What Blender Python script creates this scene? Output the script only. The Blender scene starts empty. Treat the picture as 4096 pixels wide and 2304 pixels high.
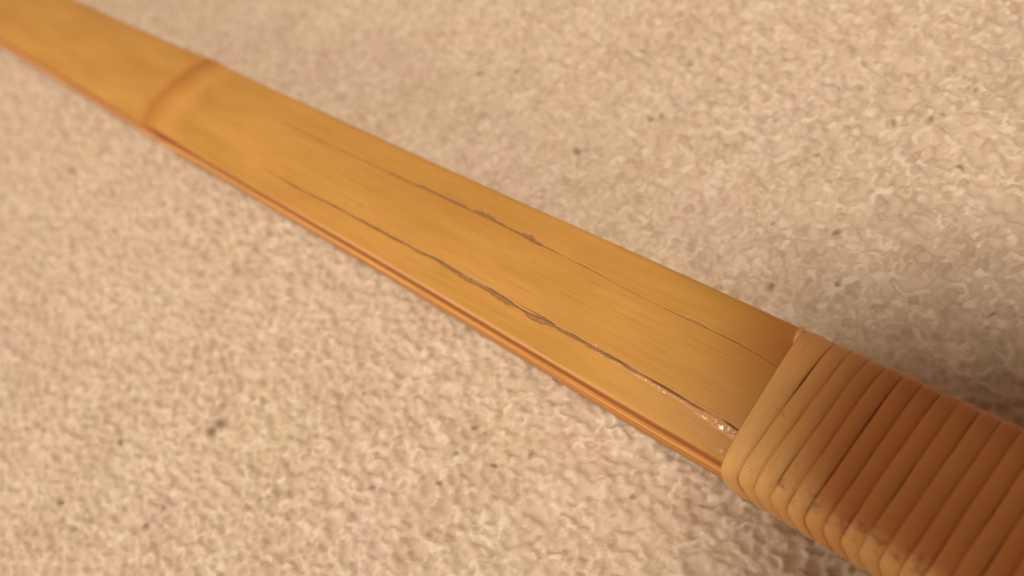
import bpy, math, random
import numpy as np
from mathutils import Matrix, Vector

random.seed(7)
RNG = np.random.default_rng(11)
C = bpy.context.scene.collection
SC = bpy.context.scene
MM = 0.001

# The bow is modelled in its own frame, in millimetres: x runs along the limb away from the
# viewer, y across it, z out of its bamboo face.  P0 is where it touches the carpet.
P0 = np.array([-10.0, 0.0, -16.9])
KSLOPE = 0.045                                   # the limb rises gently off the carpet
ANG = math.atan(KSLOPE)
TILT = Matrix.Rotation(-ANG, 4, 'Y')             # bow frame -> world

# ------------------------------------------------------------------ camera
cam = bpy.data.cameras.new('camera')
cam.sensor_width = 36.0
cam.lens = 36.0 * 3092.0 / 4096.0
cam.clip_start = 0.004
cam.clip_end = 20.0
cam.dof.use_dof = True
cam.dof.focus_distance = 0.145
cam.dof.aperture_fstop = cam.lens / 2.9
cam_ob = bpy.data.objects.new('camera', cam)
C.objects.link(cam_ob)
CPOS = np.array([-31.135, 40.063, 131.844])
R_ = np.array([[-0.74558832, -0.40041604, 0.53269602],
               [-0.57866578, 0.78546881, -0.21951007],
               [-0.33052075, -0.4719171, -0.81734343]])   # columns: right, down, forward
cm = Matrix(((R_[0, 0], -R_[0, 1], -R_[0, 2], (CPOS[0] - P0[0]) * MM),
             (R_[1, 0], -R_[1, 1], -R_[1, 2], (CPOS[1] - P0[1]) * MM),
             (R_[2, 0], -R_[2, 1], -R_[2, 2], (CPOS[2] - P0[2]) * MM),
             (0, 0, 0, 1)))
CAM_M = TILT @ cm
cam_ob.matrix_world = CAM_M
SC.camera = cam_ob

# ------------------------------------------------------------------ room light
w = bpy.data.worlds.new('World')
SC.world = w
w.use_nodes = True
bg = w.node_tree.nodes['Background']
bg.inputs[0].default_value = (1.0, 0.62, 0.40, 1)      # warm light bounced off walls
bg.inputs[1].default_value = 0.30

def area(name, loc, target, size, energy, color):
    l = bpy.data.lights.new(name, 'AREA')
    l.shape = 'DISK'
    l.size = size
    l.energy = energy
    l.color = color
    o = bpy.data.objects.new(name, l)
    C.objects.link(o)
    o.location = loc
    d = Vector(target) - Vector(loc)
    o.rotation_euler = d.to_track_quat('-Z', 'Y').to_euler()
    return o

area('ceiling_lamp', (-0.25, 0.30, 1.5), (0, 0, 0), 0.38, 21.0, (1.0, 0.86, 0.68))
area('added_side_light', (0.85, 1.15, 0.62), (0, 0, 0), 0.80, 7.5, (1.0, 0.85, 0.67))  # unseen low light, added to brighten the sides and rims

SC.view_settings.view_transform = 'Standard'
SC.view_settings.look = 'None'
SC.view_settings.exposure = 0.0
SC.view_settings.gamma = 1.0
SC.cycles.use_denoising = True
SC.cycles.max_bounces = 8

# ------------------------------------------------------------------ helpers
def mesh_obj(name, verts, faces, mat, parent=None, smooth=True, attrs=None, mats=None, mat_idx=None):
    """verts (n,3) in metres, faces (m,4) int array or list."""
    me = bpy.data.meshes.new(name)
    v = np.asarray(verts, dtype=np.float32)
    f = np.asarray(faces, dtype=np.int32)
    n = f.shape[1]
    me.vertices.add(len(v))
    me.vertices.foreach_set('co', v.ravel())
    me.loops.add(f.size)
    me.loops.foreach_set('vertex_index', f.ravel())
    me.polygons.add(len(f))
    me.polygons.foreach_set('loop_start', np.arange(0, f.size, n, dtype=np.int32))
    me.polygons.foreach_set('loop_total', np.full(len(f), n, dtype=np.int32))
    for m in (mats or [mat]):
        me.materials.append(m)
    if mat_idx is not None:
        me.polygons.foreach_set('material_index', np.asarray(mat_idx, dtype=np.int32))
    me.update(calc_edges=True)
    if smooth:
        me.polygons.foreach_set('use_smooth', np.ones(len(f), dtype=bool))
    for an, arr in (attrs or {}).items():
        a = me.attributes.new(an, 'FLOAT_COLOR', 'POINT')
        rgba = np.ones((len(v), 4), dtype=np.float32)
        rgba[:, :arr.shape[1]] = arr
        a.data.foreach_set('color', rgba.ravel())
    me.validate()
    o = bpy.data.objects.new(name, me)
    C.objects.link(o)
    if parent:
        o.parent = parent
    return o

def loc(P):
    """bow frame mm -> metres local to the bow's Empty"""
    return (np.asarray(P, dtype=float) - P0) * MM

def grid_faces(nu, nv, close_v=False, off=0):
    i = np.arange(nu - 1)[:, None]
    j = np.arange(nv if close_v else nv - 1)[None, :]
    j2 = (j + 1) % nv
    a = i * nv + j
    b = (i + 1) * nv + j
    c = (i + 1) * nv + j2
    d = i * nv + j2
    return np.stack([a, b, c, d], -1).reshape(-1, 4) + off

def noise1(x, seed, n=6, lo=.15, hi=2.2):
    r = np.random.default_rng(seed)
    s = 0
    for _ in range(n):
        f = math.exp(r.uniform(math.log(lo), math.log(hi)))
        s = s + np.sin(x * f + r.uniform(0, 6.28)) / n ** .5
    return s

def sstep(a, b, x):
    t = np.clip((x - a) / (b - a), 0, 1)
    return t * t * (3 - 2 * t)

# ------------------------------------------------------------------ materials
class NT:
    def __init__(self, name):
        self.m = bpy.data.materials.new(name)
        self.m.use_nodes = True
        self.t = self.m.node_tree
        self.b = self.t.nodes['Principled BSDF']
    def n(self, typ, **kw):
        x = self.t.nodes.new(typ)
        for k, v in kw.items():
            if k.startswith('i_'):
                key = k[2:]
                key = int(key) if key.isdigit() else key.replace('_', ' ')
                x.inputs[key].default_value = v
            else:
                setattr(x, k, v)
        return x
    def l(self, a, b):
        self.t.links.new(a, b)
    def coord(self, scale):
        tc = self.n('ShaderNodeTexCoord')
        mp = self.n('ShaderNodeMapping')
        mp.inputs['Scale'].default_value = scale
        self.l(tc.outputs['Object'], mp.inputs['Vector'])
        return mp.outputs[0]
    def noise(self, scale, detail=3, rough=.55, vec=(1, 1, 1)):
        x = self.n('ShaderNodeTexNoise')
        x.inputs['Scale'].default_value = scale
        x.inputs['Detail'].default_value = detail
        x.inputs['Roughness'].default_value = rough
        self.l(self.coord(vec), x.inputs['Vector'])
        return x.outputs['Fac']
    def ramp(self, fac, stops):
        x = self.n('ShaderNodeValToRGB')
        e = x.color_ramp.elements
        while len(e) > 1:
            e.remove(e[-1])
        e[0].position, e[0].color = stops[0][0], (*stops[0][1], 1)
        for p, c in stops[1:]:
            k = e.new(p)
            k.color = (*c, 1)
        self.l(fac, x.inputs[0])
        return x.outputs[0]
    def mix(self, fac, a, b, mode='MIX'):
        x = self.n('ShaderNodeMix', data_type='RGBA', blend_type=mode)
        for s, v in ((x.inputs['Factor'], fac), (x.inputs['A'], a), (x.inputs['B'], b)):
            if hasattr(v, 'links'):
                self.l(v, s)
            elif isinstance(v, tuple):
                s.default_value = (*v, 1)
            else:
                s.default_value = v
        return x.outputs['Result']
    def math(self, op, a, b=0.0):
        x = self.n('ShaderNodeMath', operation=op)
        for s, v in ((x.inputs[0], a), (x.inputs[1], b)):
            if hasattr(v, 'links'):
                self.l(v, s)
            else:
                s.default_value = v
        return x.outputs[0]
    def bump(self, h, strength, dist):
        x = self.n('ShaderNodeBump')
        x.inputs['Strength'].default_value = strength
        x.inputs['Distance'].default_value = dist
        self.l(h, x.inputs['Height'])
        self.l(x.outputs[0], self.b.inputs['Normal'])
    def attr(self, name):
        x = self.n('ShaderNodeAttribute', attribute_name=name)
        return x
    def sep(self, col):
        x = self.n('ShaderNodeSeparateColor')
        self.l(col, x.inputs[0])
        return x.outputs

def G(v):
    return (v, v, v)

def mat_face():
    k = NT('varnished_bamboo_skin')
    base_a, base_b = (0.49, 0.258, 0.056), (0.59, 0.325, 0.082)
    streak = k.noise(1.0, 4, .6, (35, 900, 900))
    blot = k.noise(1.0, 3, .5, (28, 120, 120))
    c = k.mix(k.ramp(blot, [(.3, G(0)), (.7, G(1))]), base_a, base_b)
    c = k.mix(k.ramp(streak, [(.35, G(.0)), (.72, G(.36))]), c, (0.44, 0.200, 0.038))
    fib = k.noise(1.0, 2, .6, (90, 4200, 4200))
    c = k.mix(k.ramp(fib, [(.54, G(0)), (.72, G(.40))]), c, (0.33, 0.14, 0.03))
    a = k.attr('marks')
    s = k.sep(a.outputs['Color'])
    dn = k.noise(900, 3, .6)
    dirt = k.mix(k.ramp(dn, [(.35, G(0)), (.65, G(1))]), (0.26, 0.13, 0.058), (0.36, 0.19, 0.095))
    node_shade_c = k.mix(k.noise(260, 2), (0.36, 0.125, 0.022), (0.43, 0.165, 0.034))
    c = k.mix(k.math('MULTIPLY', a.outputs['Alpha'], .34), c, (0.72, 0.385, 0.125))
    c = k.mix(s[2], c, node_shade_c)
    c = k.mix(s[0], c, dirt)
    c = k.mix(s[1], c, (0.105, 0.046, 0.017))
    k.l(c, k.b.inputs['Base Color'])
    rr = k.ramp(k.noise(120, 4, .6, (.3, 1, 1)), [(.3, G(.30)), (.7, G(.42))])
    k.l(rr, k.b.inputs['Roughness'])
    k.b.inputs['Specular IOR Level'].default_value = 0.5
    k.bump(k.math('ADD', fib, k.math('MULTIPLY', blot, 1.5)), 0.10, 0.0002)
    return k.m

def mat_wood(name, a, b, dark, rough=.42):
    k = NT(name)
    s = k.noise(1.0, 5, .65, (30, 1500, 1500))
    c = k.mix(k.ramp(s, [(.3, G(0)), (.7, G(1))]), a, b)
    f = k.noise(1.0, 2, .5, (60, 5200, 5200))
    c = k.mix(k.ramp(f, [(.52, G(0)), (.68, G(.75))]), c, dark)
    k.l(c, k.b.inputs['Base Color'])
    k.b.inputs['Roughness'].default_value = rough
    k.b.inputs['Specular IOR Level'].default_value = 0.15
    k.bump(s, 0.25, 0.00015)
    return k.m

def mat_rattan(i):
    k = NT('rattan_%d' % i)
    tones = [((0.73, 0.430, 0.160), (0.67, 0.370, 0.125)),
             ((0.71, 0.410, 0.153), (0.65, 0.350, 0.120)),
             ((0.69, 0.375, 0.140), (0.63, 0.315, 0.108))][i]
    n1 = k.noise(1.0, 3, .55, (160, 60, 60))
    c = k.mix(k.ramp(n1, [(.3, G(0)), (.7, G(1))]), *tones)
    f = k.noise(1.0, 3, .55, (4200, 120, 120))
    c = k.mix(k.ramp(f, [(.5, G(0)), (.75, G(.22))]), c, (0.30, 0.12, 0.025))
    s = k.sep(k.attr('marks').outputs['Color'])
    c = k.mix(k.math('MULTIPLY', s[2], .70), c, (0.49, 0.162, 0.046))
    sc = k.ramp(k.noise(620, 4, .65), [(.50, G(0)), (.62, G(1))])
    c = k.mix(k.math('MULTIPLY', k.math('MULTIPLY', s[0], sc), .58), c, (0.17, 0.060, 0.014))
    sp = k.ramp(k.noise(430, 3, .5), [(.70, G(0)), (.76, G(.5))])
    c = k.mix(sp, c, (0.22, 0.08, 0.02))
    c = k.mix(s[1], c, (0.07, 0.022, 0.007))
    k.l(c, k.b.inputs['Base Color'])
    k.l(k.ramp(k.noise(300, 3), [(.3, G(.42)), (.7, G(.55))]), k.b.inputs['Roughness'])
    k.b.inputs['Specular IOR Level'].default_value = 0.3
    k.bump(k.math('ADD', f, k.noise(500, 3)), 0.18, 0.0002)
    return k.m

def mat_glue():
    k = NT('clear_glue_residue')
    c = k.mix(k.noise(420, 3), (0.62, 0.33, 0.135), (0.58, 0.30, 0.15))
    k.l(c, k.b.inputs['Base Color'])
    k.b.inputs['Roughness'].default_value = .09
    k.b.inputs['Specular IOR Level'].default_value = .6
    k.b.inputs['Coat Weight'].default_value = .5
    k.b.inputs['Coat Roughness'].default_value = .05
    k.bump(k.noise(1100, 3), 0.7, 0.0004)
    return k.m

def mat_pile():
    k = NT('beige_wool_pile')
    s = k.sep(k.attr('yarn').outputs['Color'])
    patch = k.noise(26, 3, .5)
    patch2 = k.noise(19, 2, .5, (1, 1.3, 1))
    c = k.mix(k.ramp(patch, [(.35, G(0)), (.65, G(1))]), (0.63, 0.53, 0.428), (0.665, 0.542, 0.457))
    c = k.mix(k.ramp(patch2, [(.40, G(0)), (.70, G(.7))]), c, (0.655, 0.56, 0.42))
    c = k.mix(k.ramp(k.noise(48, 3, .55, (1, .6, 1)), [(.35, G(.5)), (.6, G(0))]), c, k.mix(1.0, c, (.88, .84, .80), 'MULTIPLY'))
    c = k.mix(k.ramp(s[0], [(0, G(0)), (.62, G(1))]), k.mix(1.0, c, (0.80, 0.765, 0.73), 'MULTIPLY'), c)
    c = k.mix(k.ramp(s[0], [(.62, G(0)), (1, G(.75))]), c, (0.745, 0.66, 0.565))
    c = k.mix(s[1], c, (0.13, 0.078, 0.046))
    c = k.mix(s[2], c, (0.70, 0.16, 0.10))
    k.l(c, k.b.inputs['Base Color'])
    k.b.inputs['Roughness'].default_value = .75
    k.b.inputs['Specular IOR Level'].default_value = .25
    k.b.inputs['Subsurface Weight'].default_value = .2
    k.b.inputs['Subsurface Radius'].default_value = (1.0, .75, .55)
    k.b.inputs['Subsurface Scale'].default_value = .0007
    k.b.inputs['Sheen Weight'].default_value = .25
    k.b.inputs['Sheen Roughness'].default_value = .5
    k.b.inputs['Sheen Tint'].default_value = (1, .9, .8, 1)
    k.bump(k.noise(2600, 4, .65), .6, 0.0004)
    return k.m

def mat_simple(name, col, rough):
    k = NT(name)
    c = k.mix(k.noise(200, 3), col, tuple(x * .8 for x in col))
    k.l(c, k.b.inputs['Base Color'])
    k.b.inputs['Roughness'].default_value = rough
    return k.m

M_FACE = mat_face()
M_EDGE = mat_wood('bamboo_edge_reddish', (0.42, 0.120, 0.008), (0.50, 0.160, 0.014), (0.32, 0.075, 0.006))
M_CORE = mat_wood('core_wood_amber', (0.70, 0.33, 0.080), (0.62, 0.27, 0.06), (0.33, 0.105, 0.018))
M_CORE2 = mat_wood('core_wood_pale', (0.92, 0.56, 0.19), (0.86, 0.49, 0.155), (0.55, 0.24, 0.055))
M_REAR = mat_wood('rear_bamboo_brown', (0.50, 0.215, 0.058), (0.56, 0.26, 0.075), (0.38, 0.145, 0.034))
M_RAT = [mat_rattan(i) for i in range(3)]
M_GLUE = mat_glue()
M_PILE = mat_pile()

# ------------------------------------------------------------------ carpet
# a short, curly yarn pile: every tuft is a curl of yarn lying at its own angle
def spacing(core0, core1, fine0, fine1, grow, reach0, reach1):
    xs = [core0]
    while xs[-1] < core1:
        t = (xs[-1] - core0) / (core1 - core0)
        xs.append(xs[-1] + fine0 + (fine1 - fine0) * t)
    s = fine1
    while xs[-1] < reach1:
        s *= grow
        xs.append(xs[-1] + s)
    left = [core0]
    s = fine0
    while left[-1] > reach0:
        s *= grow
        left.append(left[-1] - s)
    return np.array(left[:0:-1] + xs)

SPECKS = [(274.3,36.7,1.3), (127.7,67.4,1.4), (128.5,70.2,1.0), (153.5,88.5,1.0), (124.6,91.6,0.9), (155.6,109.4,0.8),
  (146.1,111.1,0.9), (125.9,97.2,0.9), (61.0,31.3,0.8), (63.9,31.7,0.8), (64.3,38.6,0.9), (54.7,35.8,0.7),
  (48.9,29.7,0.8), (55.2,24.3,0.6), (63.4,45.6,0.8), (25.5,25.4,0.6), (13.7,-80.3,0.9), (4.9,-67.9,0.8),
  (15.2,-78.3,0.6), (32.5,-61.3,0.8), (87.7,-41.9,1.2), (75.0,-57.7,0.9), (72.5,-59.1,0.7), (135.3,-55.9,1.0),
  (123.0,-59.6,0.8), (90.5,-77.9,0.7), (75.2,-76.7,0.7), (53.0,-56.9,0.7), (19.3,-44.2,0.7), (24.7,-27.2,0.7),
  (13.7,-33.5,0.7), (57.2,-39.5,0.4), (180.6,-60.7,0.8), (136.2,-79.7,0.8), (76.8,55.2,0.6), (54.3,12.8,0.7),
  (21.7,-75.0,0.6), (95.4,39.8,0.5), (32.4,-41.6,0.5), (10.6,-89.1,0.6), (26.2,-18.9,0.4), (-13.2,-38.7,0.7)]

def build_pile():
    X0, X1, Y0, Y1 = -75.0, 470.0, -165.0, 165.0
    gx = spacing(X0, X1, .34, .75, 1.35, -1500, 1700)
    gy = spacing(Y0, Y1, .38, .38, 1.35, -1500, 1500)
    nx, ny = len(gx), len(gy)
    H = np.full((nx, ny), -1.6)
    Cc = np.full((nx, ny), 0.5)
    rng = RNG
    pitch = 1.95
    pts = []
    for ix, x in enumerate(np.arange(X0 + 3, X1 - 3, pitch)):
        for y in np.arange(Y0 + 3 + (ix % 2) * pitch / 2, Y1 - 3, pitch):
            pts.append((x, y))
    pts = np.array(pts)
    pts += rng.normal(0, .62, pts.shape)
    N = len(pts)
    rad = rng.uniform(.65, 1.5, N)
    tub = rng.uniform(.40, .70, N)
    a0 = rng.uniform(0, 2 * np.pi, N)
    span = rng.uniform(1.5, 4.6, N)
    nub = rng.random(N) < .5                      # half the tufts are plain matted nubs
    rad = np.where(nub, rng.uniform(.10, .55, N), rng.uniform(.8, 2.4, N))
    tub = np.where(nub, rng.uniform(.55, .95, N), tub)
    span = np.where(nub, span, rng.uniform(.7, 2.6, N))
    tdir = rng.uniform(0, 2 * np.pi, N)
    tilt = rng.uniform(.08, .42, N)
    z0 = rng.normal(-.80, .24, N)
    clump = (noise1(pts[:, 0] * .5 + pts[:, 1] * .12, 301, 8, .35, 1.6) + noise1(pts[:, 1] * .34 - pts[:, 0] * .1, 302, 8, .35, 1.6)) * .5
    z0 += .26 * clump
    shade = np.clip(rng.normal(.5, .32, N) + .14 * clump, 0, 1)
    # loose thin fibres lying over the curls
    near = rng.random(N) < .28
    ex = pts[near] + rng.normal(0, .8, (near.sum(), 2))
    M = len(ex)
    pts = np.vstack([pts, ex])
    rad = np.concatenate([rad, rng.uniform(.5, 2.4, M)])
    tub = np.concatenate([tub, rng.uniform(.28, .46, M)])
    a0 = np.concatenate([a0, rng.uniform(0, 6.283, M)])
    span = np.concatenate([span, rng.uniform(.5, 2.2, M)])
    tdir = np.concatenate([tdir, rng.uniform(0, 6.283, M)])
    tilt = np.concatenate([tilt, rng.uniform(.1, .5, M)])
    z0 = np.concatenate([z0, rng.normal(-.38, .28, M) + .26 * clump[near]])
    shade = np.concatenate([shade, np.clip(rng.normal(.75, .3, M), 0, 1)])
    N = len(pts)
    for k in range(N):
        px, py = pts[k]
        e = rad[k] + tub[k] + .35
        i0, i1 = np.searchsorted(gx, (px - e, px + e))
        j0, j1 = np.searchsorted(gy, (py - e, py + e))
        dx = gx[i0:i1, None] - px
        dy = gy[None, j0:j1] - py
        r = np.sqrt(dx * dx + dy * dy)
        an = (np.arctan2(dy, dx) - a0[k]) % (2 * np.pi)
        dr = r - rad[k]
        over = np.minimum(np.maximum(an - span[k], 0), 2 * np.pi - an) * rad[k]
        over = np.where(an <= span[k], 0, over)
        d2 = (dr * dr + over * over) / (tub[k] * tub[k])
        top = z0[k] + tilt[k] * (dx * math.cos(tdir[k]) + dy * math.sin(tdir[k]))
        h = top + tub[k] * np.sqrt(np.maximum(1 - d2, 0))
        h = np.where(d2 < 1, h, -9)
        sub = H[i0:i1, j0:j1]
        m = h > sub
        sub[m] = h[m]
        Cc[i0:i1, j0:j1][m] = shade[k]
    # soften: yarn is fuzzy
    for _ in range(2):
        P = np.pad(H, 1, mode='edge')
        H = (P[1:-1, 1:-1] * 2 + P[:-2, 1:-1] + P[2:, 1:-1] + P[1:-1, :-2] + P[1:-1, 2:]) / 6
    H = np.minimum(H, .45) * .86
    out = (gx[:, None] < X0) | (gx[:, None] > X1) | (gy[None] < Y0) | (gy[None] > Y1)
    H = np.where(out, -1.2, H)
    H[0, :] = H[-1, :] = -2.9
    H[:, 0] = H[:, -1] = -2.9
    col = np.zeros((nx, ny, 3))
    col[..., 0] = Cc
    for sx, sy, sr in SPECKS + [(101.4, 63.6, .8)]:
        i0, i1 = np.searchsorted(gx, (sx - 4, sx + 4))
        j0, j1 = np.searchsorted(gy, (sy - 4, sy + 4))
        th = random.uniform(0, math.pi)
        dx = gx[i0:i1, None] - sx
        dy = gy[None, j0:j1] - sy
        sr2 = sr * (1.0 + .25 * min(1, max(0, (sx - 60) / 80)))
        u = (dx * math.cos(th) + dy * math.sin(th)) / (sr2 * 1.15)
        v = (-dx * math.sin(th) + dy * math.cos(th)) / (sr2 * .72)
        mk = np.clip(1.5 - 1.1 * np.sqrt(u * u + v * v), 0, 1)
        ch = 2 if (sx, sy) == (101.4, 63.6) else 1
        col[i0:i1, j0:j1, ch] = np.maximum(col[i0:i1, j0:j1, ch], mk * (.55 if ch == 2 else .66))
    XX, YY = np.meshgrid(gx, gy, indexing='ij')
    v = np.stack([XX, YY, H], -1).reshape(-1, 3) * MM
    o = mesh_obj('carpet_pile', v, grid_faces(nx, ny), M_PILE, attrs={'yarn': col.reshape(-1, 3)})
    o['kind'] = 'stuff'
    o['label'] = 'beige curly wool carpet pile with small dark flecks under the bow'
    o['category'] = 'carpet'
    return o

build_pile()
S_ = 1.6
b = mesh_obj('carpet_backing', np.array([(-S_, -S_, -.0033), (S_ + .2, -S_, -.0033), (S_ + .2, S_, -.0033), (-S_, S_, -.0033)]),
             np.array([(0, 1, 2, 3)]), mat_simple('jute_backing', (.45, .36, .27), .9), smooth=False)
b['kind'] = 'structure'

# ------------------------------------------------------------------ the bow
bow = bpy.data.objects.new('bamboo_bow', None)
C.objects.link(bow)
bow.empty_display_size = .03
bow.matrix_world = TILT
bow['label'] = 'honey coloured bamboo archery bow with a rattan bound grip end lying on beige carpet'
bow['category'] = 'bow'

CROWN, HW = 1.6, 14.0
XN = 197.0                                       # where the bamboo node crosses the limb
def half_width(x):
    t = np.clip(x, -300, 1200)
    hwid = HW * (1 - 0.0000833 * np.clip(t, 0, 600) - 0.0004 * np.clip(t - 600, 0, 600))
    return hwid + .50 * np.exp(-((x - XN) / 22) ** 2) + .28 * np.exp(-((x - XN + 2) / 5) ** 2) + .12 * np.sin((x + 10) / 21.0) * sstep(240, 100, x) * sstep(-5, 20, x)

CRACK1 = np.array([ (142.5,8.20,0.13), (126.2,8.39,0.19), (108.1,7.87,0.30), (92.7,7.84,0.41), (82.0,7.64,0.45), (73.3,7.37,0.55), (67.1,7.74,0.86), (61.7,7.71,1.06), (57.4,7.71,0.94), (52.9,7.92,1.03), (51.0,7.90,0.41), (48.8,7.99,0.35), (46.7,8.18,0.90), (44.4,7.92,0.90), (42.2,7.82,0.99), (39.3,7.76,0.59), (36.3,7.61,0.58), (30.8,7.74,0.76), (24.4,7.73,0.56), (18.6,7.84,0.54), (13.7,7.85,0.45), (9.1,8.00,0.31), (4.8,8.15,0.26), (2.2,7.92,0.26), (-0.6,8.27,0.25) ])
CRACK1B = np.array([ (52.8,7.53,0.10), (51.4,7.28,0.15), (48.8,7.22,0.15), (43.6,7.20,0.15), (42.1,7.29,0.10) ])
CRACK2 = np.array([ (150.3,-5.87,0.21), (131.4,-5.72,0.33), (122.8,-5.81,0.26), (104.7,-6.13,0.18), (96.8,-6.23,0.30), (92.5,-6.36,0.53), (86.2,-6.61,0.58), (81.2,-6.69,0.80), (74.7,-6.80,0.84), (68.9,-6.86,0.77), (62.3,-6.72,0.65), (60.1,-6.72,0.86), (56.5,-6.67,1.27), (54.7,-6.52,0.95), (53.7,-6.40,0.26), (45.6,-6.33,0.20), (44.3,-6.41,0.46), (40.0,-6.21,0.20), (31.4,-5.87,0.15), (20.4,-5.74,0.28), (18.2,-5.94,0.46), (12.6,-5.90,0.32), (8.5,-5.85,0.22), (4.0,-5.55,0.13), (-0.4,-5.04,0.09) ])
CRACK1, CRACK1B, CRACK2 = CRACK1[::-1], CRACK1B[::-1], CRACK2[::-1]
SPOTS = [ (182.5,-4.43,1.0), (107.0,6.39,.5), (103.0,4.84,.45), (129.8,-1.94,.4), (118.5,11.78,.4), (130.1,-8.95,.5), (67.7,2.38,.3), (35.3,-6.01,.3), (52.9,-2.10,.35), (187.8,12.30,.5), (79.7,-3.12,.25), (73.2,-7.86,.3) ]
NODE_Y = np.array([-14.03, -8.90, -1.08, 7.11, 12.10, 14.2])
NODE_X = np.array([195.0, 196.3, 198.2, 199.7, 198.6, 196.6])

def face_z(x, y):
    """height of the varnished skin"""
    h = half_width(x)
    u = np.clip(np.abs(y) / h, 0, 1)
    z = CROWN * (1 - u * u)
    e = np.clip((u - (1 - 1.0 / HW)) * HW / 1.0, 0, 1)      # eased over the last millimetre
    return z - .38 * e * e

def crack_marks(x, y, path, seed, deep, straight, ragged):
    """a split with one clean edge (straight = -1 far side of the fill, +1 near side) and one ragged edge"""
    yc = np.interp(x, path[:, 0], path[:, 1])
    wd = np.maximum(np.interp(x, path[:, 0], path[:, 2]), .10)
    clean = yc + straight * wd * .5 + .02 * noise1(x, seed, 6, .3, 1.5)
    r = 1 + ragged * (noise1(x, seed + 1, 6, .25, .9) + .45 * noise1(x, seed + 4, 6, 1.5, 4))
    inside = sstep(path[-1, 0] + 1, path[-1, 0] - 10, x) * sstep(path[0, 0] - 3, path[0, 0], x)
    t = (y - clean) * -straight                      # distance into the fill
    m = sstep(-.07, .05, t) * sstep(wd * np.clip(r, .3, 2) * .92 + .10, wd * np.clip(r, .3, 2) * .92 - .08, t) * inside
    open_ = np.clip(.70 + .6 * noise1(x, seed + 2, 6, .12, .9), .10, 1)
    core = sstep(.15, .04, np.abs(t - .06)) * inside * open_
    far = np.abs(t - wd * np.clip(r, .3, 2) * .92)
    core = np.maximum(core, .45 * sstep(.11, .02, far) * inside * (wd > .45) * np.clip(noise1(x, seed + 3, 6, .3, 1.5), 0, 1))
    return m, core, deep * m + .12 * core

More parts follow.
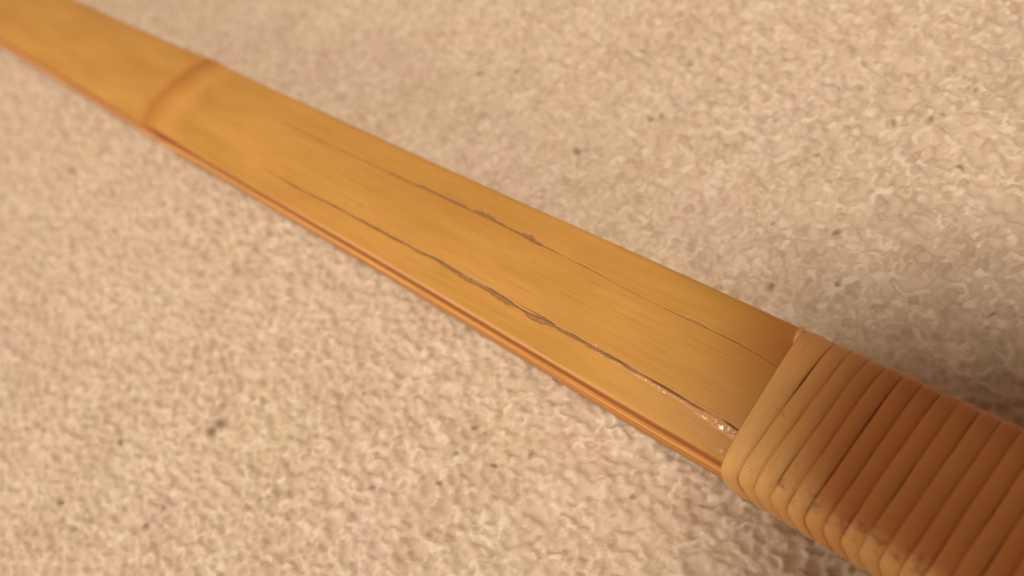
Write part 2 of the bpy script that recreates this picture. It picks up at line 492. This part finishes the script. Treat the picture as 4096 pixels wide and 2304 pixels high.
def build_face():
    xs = np.concatenate([np.arange(-300, -12, 12), np.arange(-12, 160, .33), np.arange(160, 205, .4), np.arange(205, 330, 2.0), np.arange(330, 1201, 15)])
    nu = 300
    us = np.linspace(-1, 1, nu)
    us = np.sign(us) * (1 - (1 - np.abs(us)) ** 1.04)
    X = np.repeat(xs[:, None], nu, 1)
    Hh = half_width(X)
    # the planed corner widens just in front of the node, where the skin is thinner
    notch = .65 * sstep(XN + 5, XN - 5, X) * sstep(XN - 34, XN - 8, X)
    Y = us[None] * Hh
    Y = np.where(Y > 0, Y * (1 - notch / HW), Y)
    Z = face_z(X, Y)
    Z = np.where(us[None] > .995, Z, Z)
    R = np.zeros_like(X); Gc = np.zeros_like(X); B = np.zeros_like(X)
    for path, seed, deep, st, rg in ((CRACK1, 3, .28, -1, .22), (CRACK1B, 33, .10, -1, .05), (CRACK2, 60, .20, 1, .38)):
        m, c, dz = crack_marks(X, Y, path, seed, deep, st, rg)
        if path is CRACK2:          # the upper split closes up towards the binding
            fade = .25 + .75 * sstep(46, 56, X) * (1 - .55 * sstep(95, 112, X)) + .35 * np.exp(-((X - 15) / 5) ** 2) + .3 * np.exp(-((X - 43) / 3) ** 2)
            m, c = m * np.minimum(fade, 1), c * np.minimum(fade, 1)
        R = np.maximum(R, m * .92)
        Gc = np.maximum(Gc, c)
        Z = Z - dz
    for sx, sy, sr in SPOTS:
        m = np.exp(-(((X - sx) / (sr * 1.6)) ** 2 + ((Y - sy) / (sr * .8)) ** 2))
        R = np.maximum(R, m * .42)
    # short hairline checks along the fibre
    r = np.random.default_rng(5)
    for _ in range(26):
        cx, cy, L = r.uniform(5, 140), r.uniform(-12, 12), r.uniform(3, 14)
        m = sstep(.16, .02, np.abs(Y - cy - .01 * (X - cx))) * sstep(L, L * .4, np.abs(X - cx)) * r.uniform(.10, .26)
        R = np.maximum(R, m)
    xn = np.interp(Y, NODE_Y, NODE_X)
    dn = X - xn
    band = .72 * np.exp(-(np.where(dn > 0, dn / 2.4, dn / 3.2)) ** 2) + .30 * np.exp(-((dn + 4.2) / 4.0) ** 2)
    B = np.clip(band * 1.0, 0, 1) * (.75 + .25 * sstep(4, -8, Y))
    B = np.maximum(B, .72 * sstep(17, -1, X + 2.2 * noise1(Y * .8, 77, 5, .3, 1.2)) * sstep(7, -8, Y) * (X > -12))  # shade beside the binding painted into the skin, with some pooled lacquer
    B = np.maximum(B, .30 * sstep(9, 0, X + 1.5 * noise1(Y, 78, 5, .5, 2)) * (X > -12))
    Z = Z + .45 * np.exp(-((dn + 3.6) / 3.6) ** 2) - .14 * np.exp(-(dn / 1.6) ** 2) + .10 * np.exp(-((dn - 2.2) / 2) ** 2)
    PALE = np.exp(-((dn + 11) / 5) ** 2) * .9
    V = np.stack([X, Y, Z], -1)
    n1 = len(xs)
    # turn the skin down into the planed edges, and close it underneath
    side = []
    for s, col in ((-1, 0), (1, -1)):
        pass
    lo = V[:, :1].copy(); lo[..., 1] = -half_width(lo[..., 0]); lo[..., 2] = -4.4
    hi = V[:, -1:].copy(); hi[..., 1] = half_width(hi[..., 0]); hi[..., 2] = -4.4
    mid_l = V[:, :1].copy(); mid_l[..., 2] -= .25; mid_l[..., 1] -= .06; mid_l[..., 2] += .13
    mid_h = V[:, -1:].copy(); mid_h[..., 2] -= .25; mid_h[..., 1] += .06; mid_h[..., 2] += .13
    V = np.concatenate([lo, mid_l, V, mid_h, hi], 1)
    z4 = lambda A: np.concatenate([A[:, :1] * 0, A[:, :1] * 0, A, A[:, :1] * 0, A[:, :1] * 0], 1)
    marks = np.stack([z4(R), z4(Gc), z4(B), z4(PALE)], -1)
    nv = nu + 4
    F = grid_faces(n1, nv, close_v=True)
    jj = np.tile(np.arange(nv), n1 - 1)
    mi = np.where((jj <= 1) | (jj >= nv - 3), 1, 0)
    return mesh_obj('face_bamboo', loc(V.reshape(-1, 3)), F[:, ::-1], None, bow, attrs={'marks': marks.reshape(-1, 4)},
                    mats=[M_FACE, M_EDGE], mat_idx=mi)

face = build_face()
face['label'] = 'split honey bamboo face with one dark node ring'

def build_strip(name, z_hi, z_lo, proud, mat, seed, round_bottom=0.0):
    xs = np.concatenate([np.arange(-300, -12, 12), np.arange(-12, 330, 3.0), np.arange(330, 1201, 15)])
    prof = []
    if round_bottom:
        for t in np.linspace(0, 1, 9):
            a = t * math.pi / 2
            prof.append((-(round_bottom * (1 - math.cos(a))), z_lo + round_bottom * (1 - math.sin(a))))
        prof = [(0.0, z_hi)] + [(p, z) for p, z in prof]
    else:
        prof = [(-.45, z_hi - .02), (-.06, z_hi - .12), (0, z_hi - .25), (0, z_lo + .25), (-.06, z_lo + .12), (-.45, z_lo + .02)]
    wob = .05 * noise1(xs, seed, 5, .02, .12)
    right = [(d, z) for d, z in prof]
    sec = [(1, d, z) for d, z in right] + [(-1, d, z) for d, z in right[::-1]]
    V = np.zeros((len(xs), len(sec), 3))
    hw = half_width(xs) + proud + wob
    for j, (s, d, z) in enumerate(sec):
        V[:, j, 0] = xs
        V[:, j, 1] = s * (hw + d)
        V[:, j, 2] = z
    return mesh_obj(name, loc(V.reshape(-1, 3)), grid_faces(len(xs), len(sec), True), mat, bow)

build_strip('core_strip', -4.4, -5.4, .02, M_CORE, 21)
build_strip('core_strip', -5.4, -6.4, -.08, M_CORE, 22)
build_strip('core_strip', -6.4, -7.3, .05, M_CORE, 23)
build_strip('core_strip', -7.3, -8.7, .10, M_CORE2, 24)
build_strip('rear_bamboo', -8.7, -15.7, .0, M_REAR, 25, 1.7)

# glue smeared along the lower split
GLUE = np.array([ (37.4,8.40,0.25), (29.1,8.30,0.40), (24.0,8.20,0.45), (18.2,8.30,0.55), (13.2,8.45,0.8), (8.8,8.55,0.95), (5.9,8.70,1.2), (3.0,8.90,1.7), (0.1,9.2,2.2), (-1.5,9.2,2.2) ])[::-1]
def build_glue():
    xs = np.arange(-1.5, 37, .22)
    nv = 23
    t = np.linspace(-1, 1, nv)
    yc = np.interp(xs, GLUE[:, 0], GLUE[:, 1]) + .08 * noise1(xs, 90, 6, .3, 1.5)
    wd = np.interp(xs, GLUE[:, 0], GLUE[:, 2]) * .5 * (1 + .22 * noise1(xs, 91, 7, .3, 1.8))
    wd *= sstep(37, 33, xs)
    wd = np.maximum(wd, .02)
    Y = yc[:, None] + t[None] * wd[:, None]
    X = np.repeat(xs[:, None], nv, 1)
    dome = np.sqrt(np.maximum(1 - t[None] ** 2, 0))
    lump = .5 + .5 * np.clip(noise1(X * 1.0 + Y * .6, 92, 8, .8, 4) * .6 + noise1(Y * 2.2 - X * .7, 93, 6, .8, 3) * .5, -1, 1)
    th = (.05 + .20 * sstep(30, 8, X) * lump) * dome
    Z = face_z(X, Y) - .05 + th
    return mesh_obj('glue_smear', loc(np.stack([X, Y, Z], -1).reshape(-1, 3)), grid_faces(len(xs), nv), M_GLUE, bow)
build_glue()['label'] = 'shiny pinkish glue smear beside the lower split'

def build_drop(x, y, rx, ry, h):
    n, m = 7, 14
    V = []
    for i in range(n):
        r = i / (n - 1)
        for j in range(m):
            a = 2 * math.pi * j / m
            px, py = x + rx * r * math.cos(a), y + ry * r * math.sin(a)
            V.append((px, py, float(face_z(np.array(px), np.array(py))) - .03 + (h + .03) * (1 - r * r)))
    V = loc(np.array(V)).reshape(n, m, 3)
    return mesh_obj('glue_drop', V.reshape(-1, 3), grid_faces(n, m, True), M_GLUE, bow)
rd = np.random.default_rng(4)
for x, y, rx, ry, h in [(1.0, 12.4, .55, .35, .14), (5.0, 11.6, 1.1, .25, .06), (0.3, 13.2, .4, .3, .16), (31.0, 7.0, .5, .28, .14), (8.4, 10.6, 1.5, .22, .05), (7.5, 6.4, .35, .22, .10)]:
    build_drop(x, y, rx, ry, h)

# rattan binding: one turn after another round the limb
def outline(n=112, a=15.25, y0=.25):
    """closed outline (y, z) of the outer face of the binding"""
    th = np.linspace(0, 2 * np.pi, n, endpoint=False)
    c, s = np.cos(th), np.sin(th)
    e = 2 / 4.4
    y = a * np.sign(c) * np.abs(c) ** e
    z = np.where(s > 0, 10.1, 8.9) * np.sign(s) * np.abs(s) ** e
    # re-space evenly
    P = np.stack([y, z], 1)
    d = np.linalg.norm(np.roll(P, -1, 0) - P, axis=1)
    cum = np.concatenate([[0], np.cumsum(d)])
    q = np.linspace(0, cum[-1], n, endpoint=False)
    Pc = np.vstack([P, P[:1]])
    y = np.interp(q, cum, Pc[:, 0]); z = np.interp(q, cum, Pc[:, 1])
    return y + y0, z - 7.75
OY, OZ = outline()
P2 = np.stack([OY, OZ], 1)
TG = np.roll(P2, -1, 0) - np.roll(P2, 1, 0)
TG /= np.linalg.norm(TG, axis=1)[:, None]
NR = np.stack([TG[:, 1], -TG[:, 0]], 1)          # outward

BOUND = [0.0, -4.35, -7.35, -10.3, -13.2, -16.1, -19.2, -22.1, -25.0, -28.0, -30.95, -33.75]
while BOUND[-1] > -92:
    BOUND.append(BOUND[-1] - 2.87)
SLANT = 2.3 / 29.0

def build_turn(i):
    x_hi, x_lo = BOUND[i], BOUND[i + 1]
    rng = np.random.default_rng(100 + i)
    n = len(OY)
    sl_hi = SLANT if i > 0 else 0.004
    front = np.clip((OZ + 7.7) / 6, -1, 1)
    hi = x_hi + sl_hi * OY * front
    lo = x_lo + SLANT * OY * front
    gap_hi, gap_lo = .0, .0
    if i == 5:
        gap_hi = .16
    if i == 0:
        gap_lo = .10
    th = 1.05 + rng.uniform(-.05, .08)
    lift = rng.uniform(-.05, .07)
    prof = [(-.02, -th), (-.02, -.42), (.015, -.22), (.09, -.08), (.27, .06), (.5, .12), (.73, .06), (.91, -.08), (.985, -.22), (1.02, -.42), (1.02, -th)]
    q = np.arange(n)
    wob = .05 * np.sin(q / n * 2 * np.pi * 3 + rng.uniform(0, 6)) + .03 * np.sin(q / n * 2 * np.pi * 7 + rng.uniform(0, 6))
    V = np.zeros((n, len(prof), 3))
    marks = np.zeros((n, len(prof), 3))
    bend = np.exp(-((OY - 12.6) / 1.5) ** 2) * (OZ > -6)
    for j, (t, h) in enumerate(prof):
        hh = hi - gap_hi + (wob if i > 0 else wob * .6)
        ll = lo + gap_lo + wob
        x = hh + (ll - hh) * t
        V[:, j, 0] = x
        V[:, j, 1] = OY + NR[:, 0] * (h + lift)
        V[:, j, 2] = OZ + NR[:, 1] * (h + lift)
        marks[:, j, 0] = bend * (i > 2)
        # the top of the turns is browner; the bends stay pale
        yb = [-2.0, 1.0, 4.0, 7.0, 9.5][i] if i < 5 else 12.4 + .5 * math.sin(i * 2.3)
        wdt = [12.0, 12.0, 10.0, 8.0, 5.0][i] if i < 5 else 1.3
        marks[:, j, 2] = sstep(yb + wdt, yb - wdt, OY + .35 * np.sin(i * 5 + q * .9)) * sstep(-14.7, -13.3, OY) * (OZ > -6) * ([.45, .6, .75, .9][i] if i < 4 else 1)
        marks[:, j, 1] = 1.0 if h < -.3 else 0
    tone = [0, 0, 0, 1, 1, 2, 2, 1, 1, 1, 2, 1, 1][i] if i < 13 else int(rng.integers(1, 3))
    F = grid_faces(n + 1, len(prof), False)
    F = np.where(F >= n * len(prof), F - n * len(prof), F)
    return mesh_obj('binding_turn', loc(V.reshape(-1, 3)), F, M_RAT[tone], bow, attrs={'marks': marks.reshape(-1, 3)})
for i in range(len(BOUND) - 1):
    build_turn(i)

for bx, by in ((-4.6, 13.0), (-8.2, 13.6)):
    bz = float(np.interp(by, np.sort(OY[OZ > -6]), OZ[OZ > -6][np.argsort(OY[OZ > -6])])) + .02
    vv = []
    for ii in range(6):
        for jj in range(12):
            rr, aa = ii / 5, 2 * math.pi * jj / 12
            dy_ = .42 * rr * math.sin(aa)
            vv.append((bx + .5 * rr * math.cos(aa), by + dy_, bz - dy_ * .75 + .13 * (1 - rr * rr)))
    mesh_obj('glue_drop', loc(np.array(vv)), grid_faces(6, 12, True), M_GLUE, bow)

# the tucked end of the rattan, showing at the far upper corner of the first turn
def build_tail():
    ts = np.linspace(0, 1, 14)
    m = 10
    V = []
    for t in ts:
        y = -14.9 + 5.2 * t
        x = .75 - .95 * t
        zc = float(np.interp(y, OY[OZ > 0][np.argsort(OY[OZ > 0])], OZ[OZ > 0][np.argsort(OY[OZ > 0])])) if y > -14.2 else -.9 + (y + 14.9) * 1.2
        r = .50 * math.sqrt(max(.06, 1 - (2 * t - 1) ** 4))
        for k in range(m):
            a = 2 * math.pi * k / m
            V.append((x + r * 1.25 * math.cos(a), y, min(zc, 1.0) - .55 + r * math.sin(a)))
    mk = np.zeros((len(V), 3))
    o = mesh_obj('binding_tail', loc(np.array(V)), grid_faces(len(ts), m, True), M_RAT[0], bow, attrs={'marks': mk})
    return o
build_tail()

# ------------------------------------------------------------------ the phone that took the picture
def build_phone():
    root = bpy.data.objects.new('smartphone', None)
    C.objects.link(root)
    root.empty_display_size = .02
    root['label'] = 'dark smartphone held just above the bow binding with its lens facing down'
    root['category'] = 'smartphone'
    # local axes: x right, y up, z back (as the camera's); its back glass sits 9 mm behind the lens plane
    root.matrix_world = CAM_M @ Matrix.Translation((0.055, 0.006, 0.013))
    W_, H_, D_, R0 = .146, .072, .008, .010
    cs = []
    for cx, cy, a0 in ((W_/2-R0, H_/2-R0, 0), (-W_/2+R0, H_/2-R0, 90), (-W_/2+R0, -H_/2+R0, 180), (W_/2-R0, -H_/2+R0, 270)):
        for k in range(7):
            a = math.radians(a0 + 15 * k)
            cs.append((cx + R0 * math.cos(a), cy + R0 * math.sin(a)))
    cs = np.array(cs)
    rings = [(.0, -D_/2), (.90, -D_/2), (.985, -D_/2 + .0006), (1, -D_/2 + .002), (1, D_/2 - .002), (.985, D_/2 - .0006), (.9, D_/2), (0, D_/2)]
    V = np.array([[(x * s, y * s, z) for x, y in cs] for s, z in rings])
    mesh_obj('case', V.reshape(-1, 3), grid_faces(len(rings), len(cs), True), mat_simple('phone_dark_glass', (.02, .02, .022), .15), root)
    sc = np.array([(-.064, -.032, D_/2 + .0002), (.064, -.032, D_/2 + .0002), (.064, .032, D_/2 + .0002), (-.064, .032, D_/2 + .0002)])
    mesh_obj('screen', sc, np.array([(0, 1, 2, 3)]), mat_simple('phone_screen', (.01, .01, .012), .08), root, smooth=False)
    m = 24
    V = np.array([[(-.055 + r * math.cos(2*math.pi*k/m), -.006 + r * math.sin(2*math.pi*k/m), z) for k in range(m)] for r, z in ((.0068, -D_/2), (.0068, -D_/2 - .001), (.0055, -D_/2 - .0012), (.0001, -D_/2 - .0008))])
    mesh_obj('lens', V.reshape(-1, 3), grid_faces(4, m, True), mat_simple('lens_glass', (.015, .015, .02), .05), root)
build_phone()
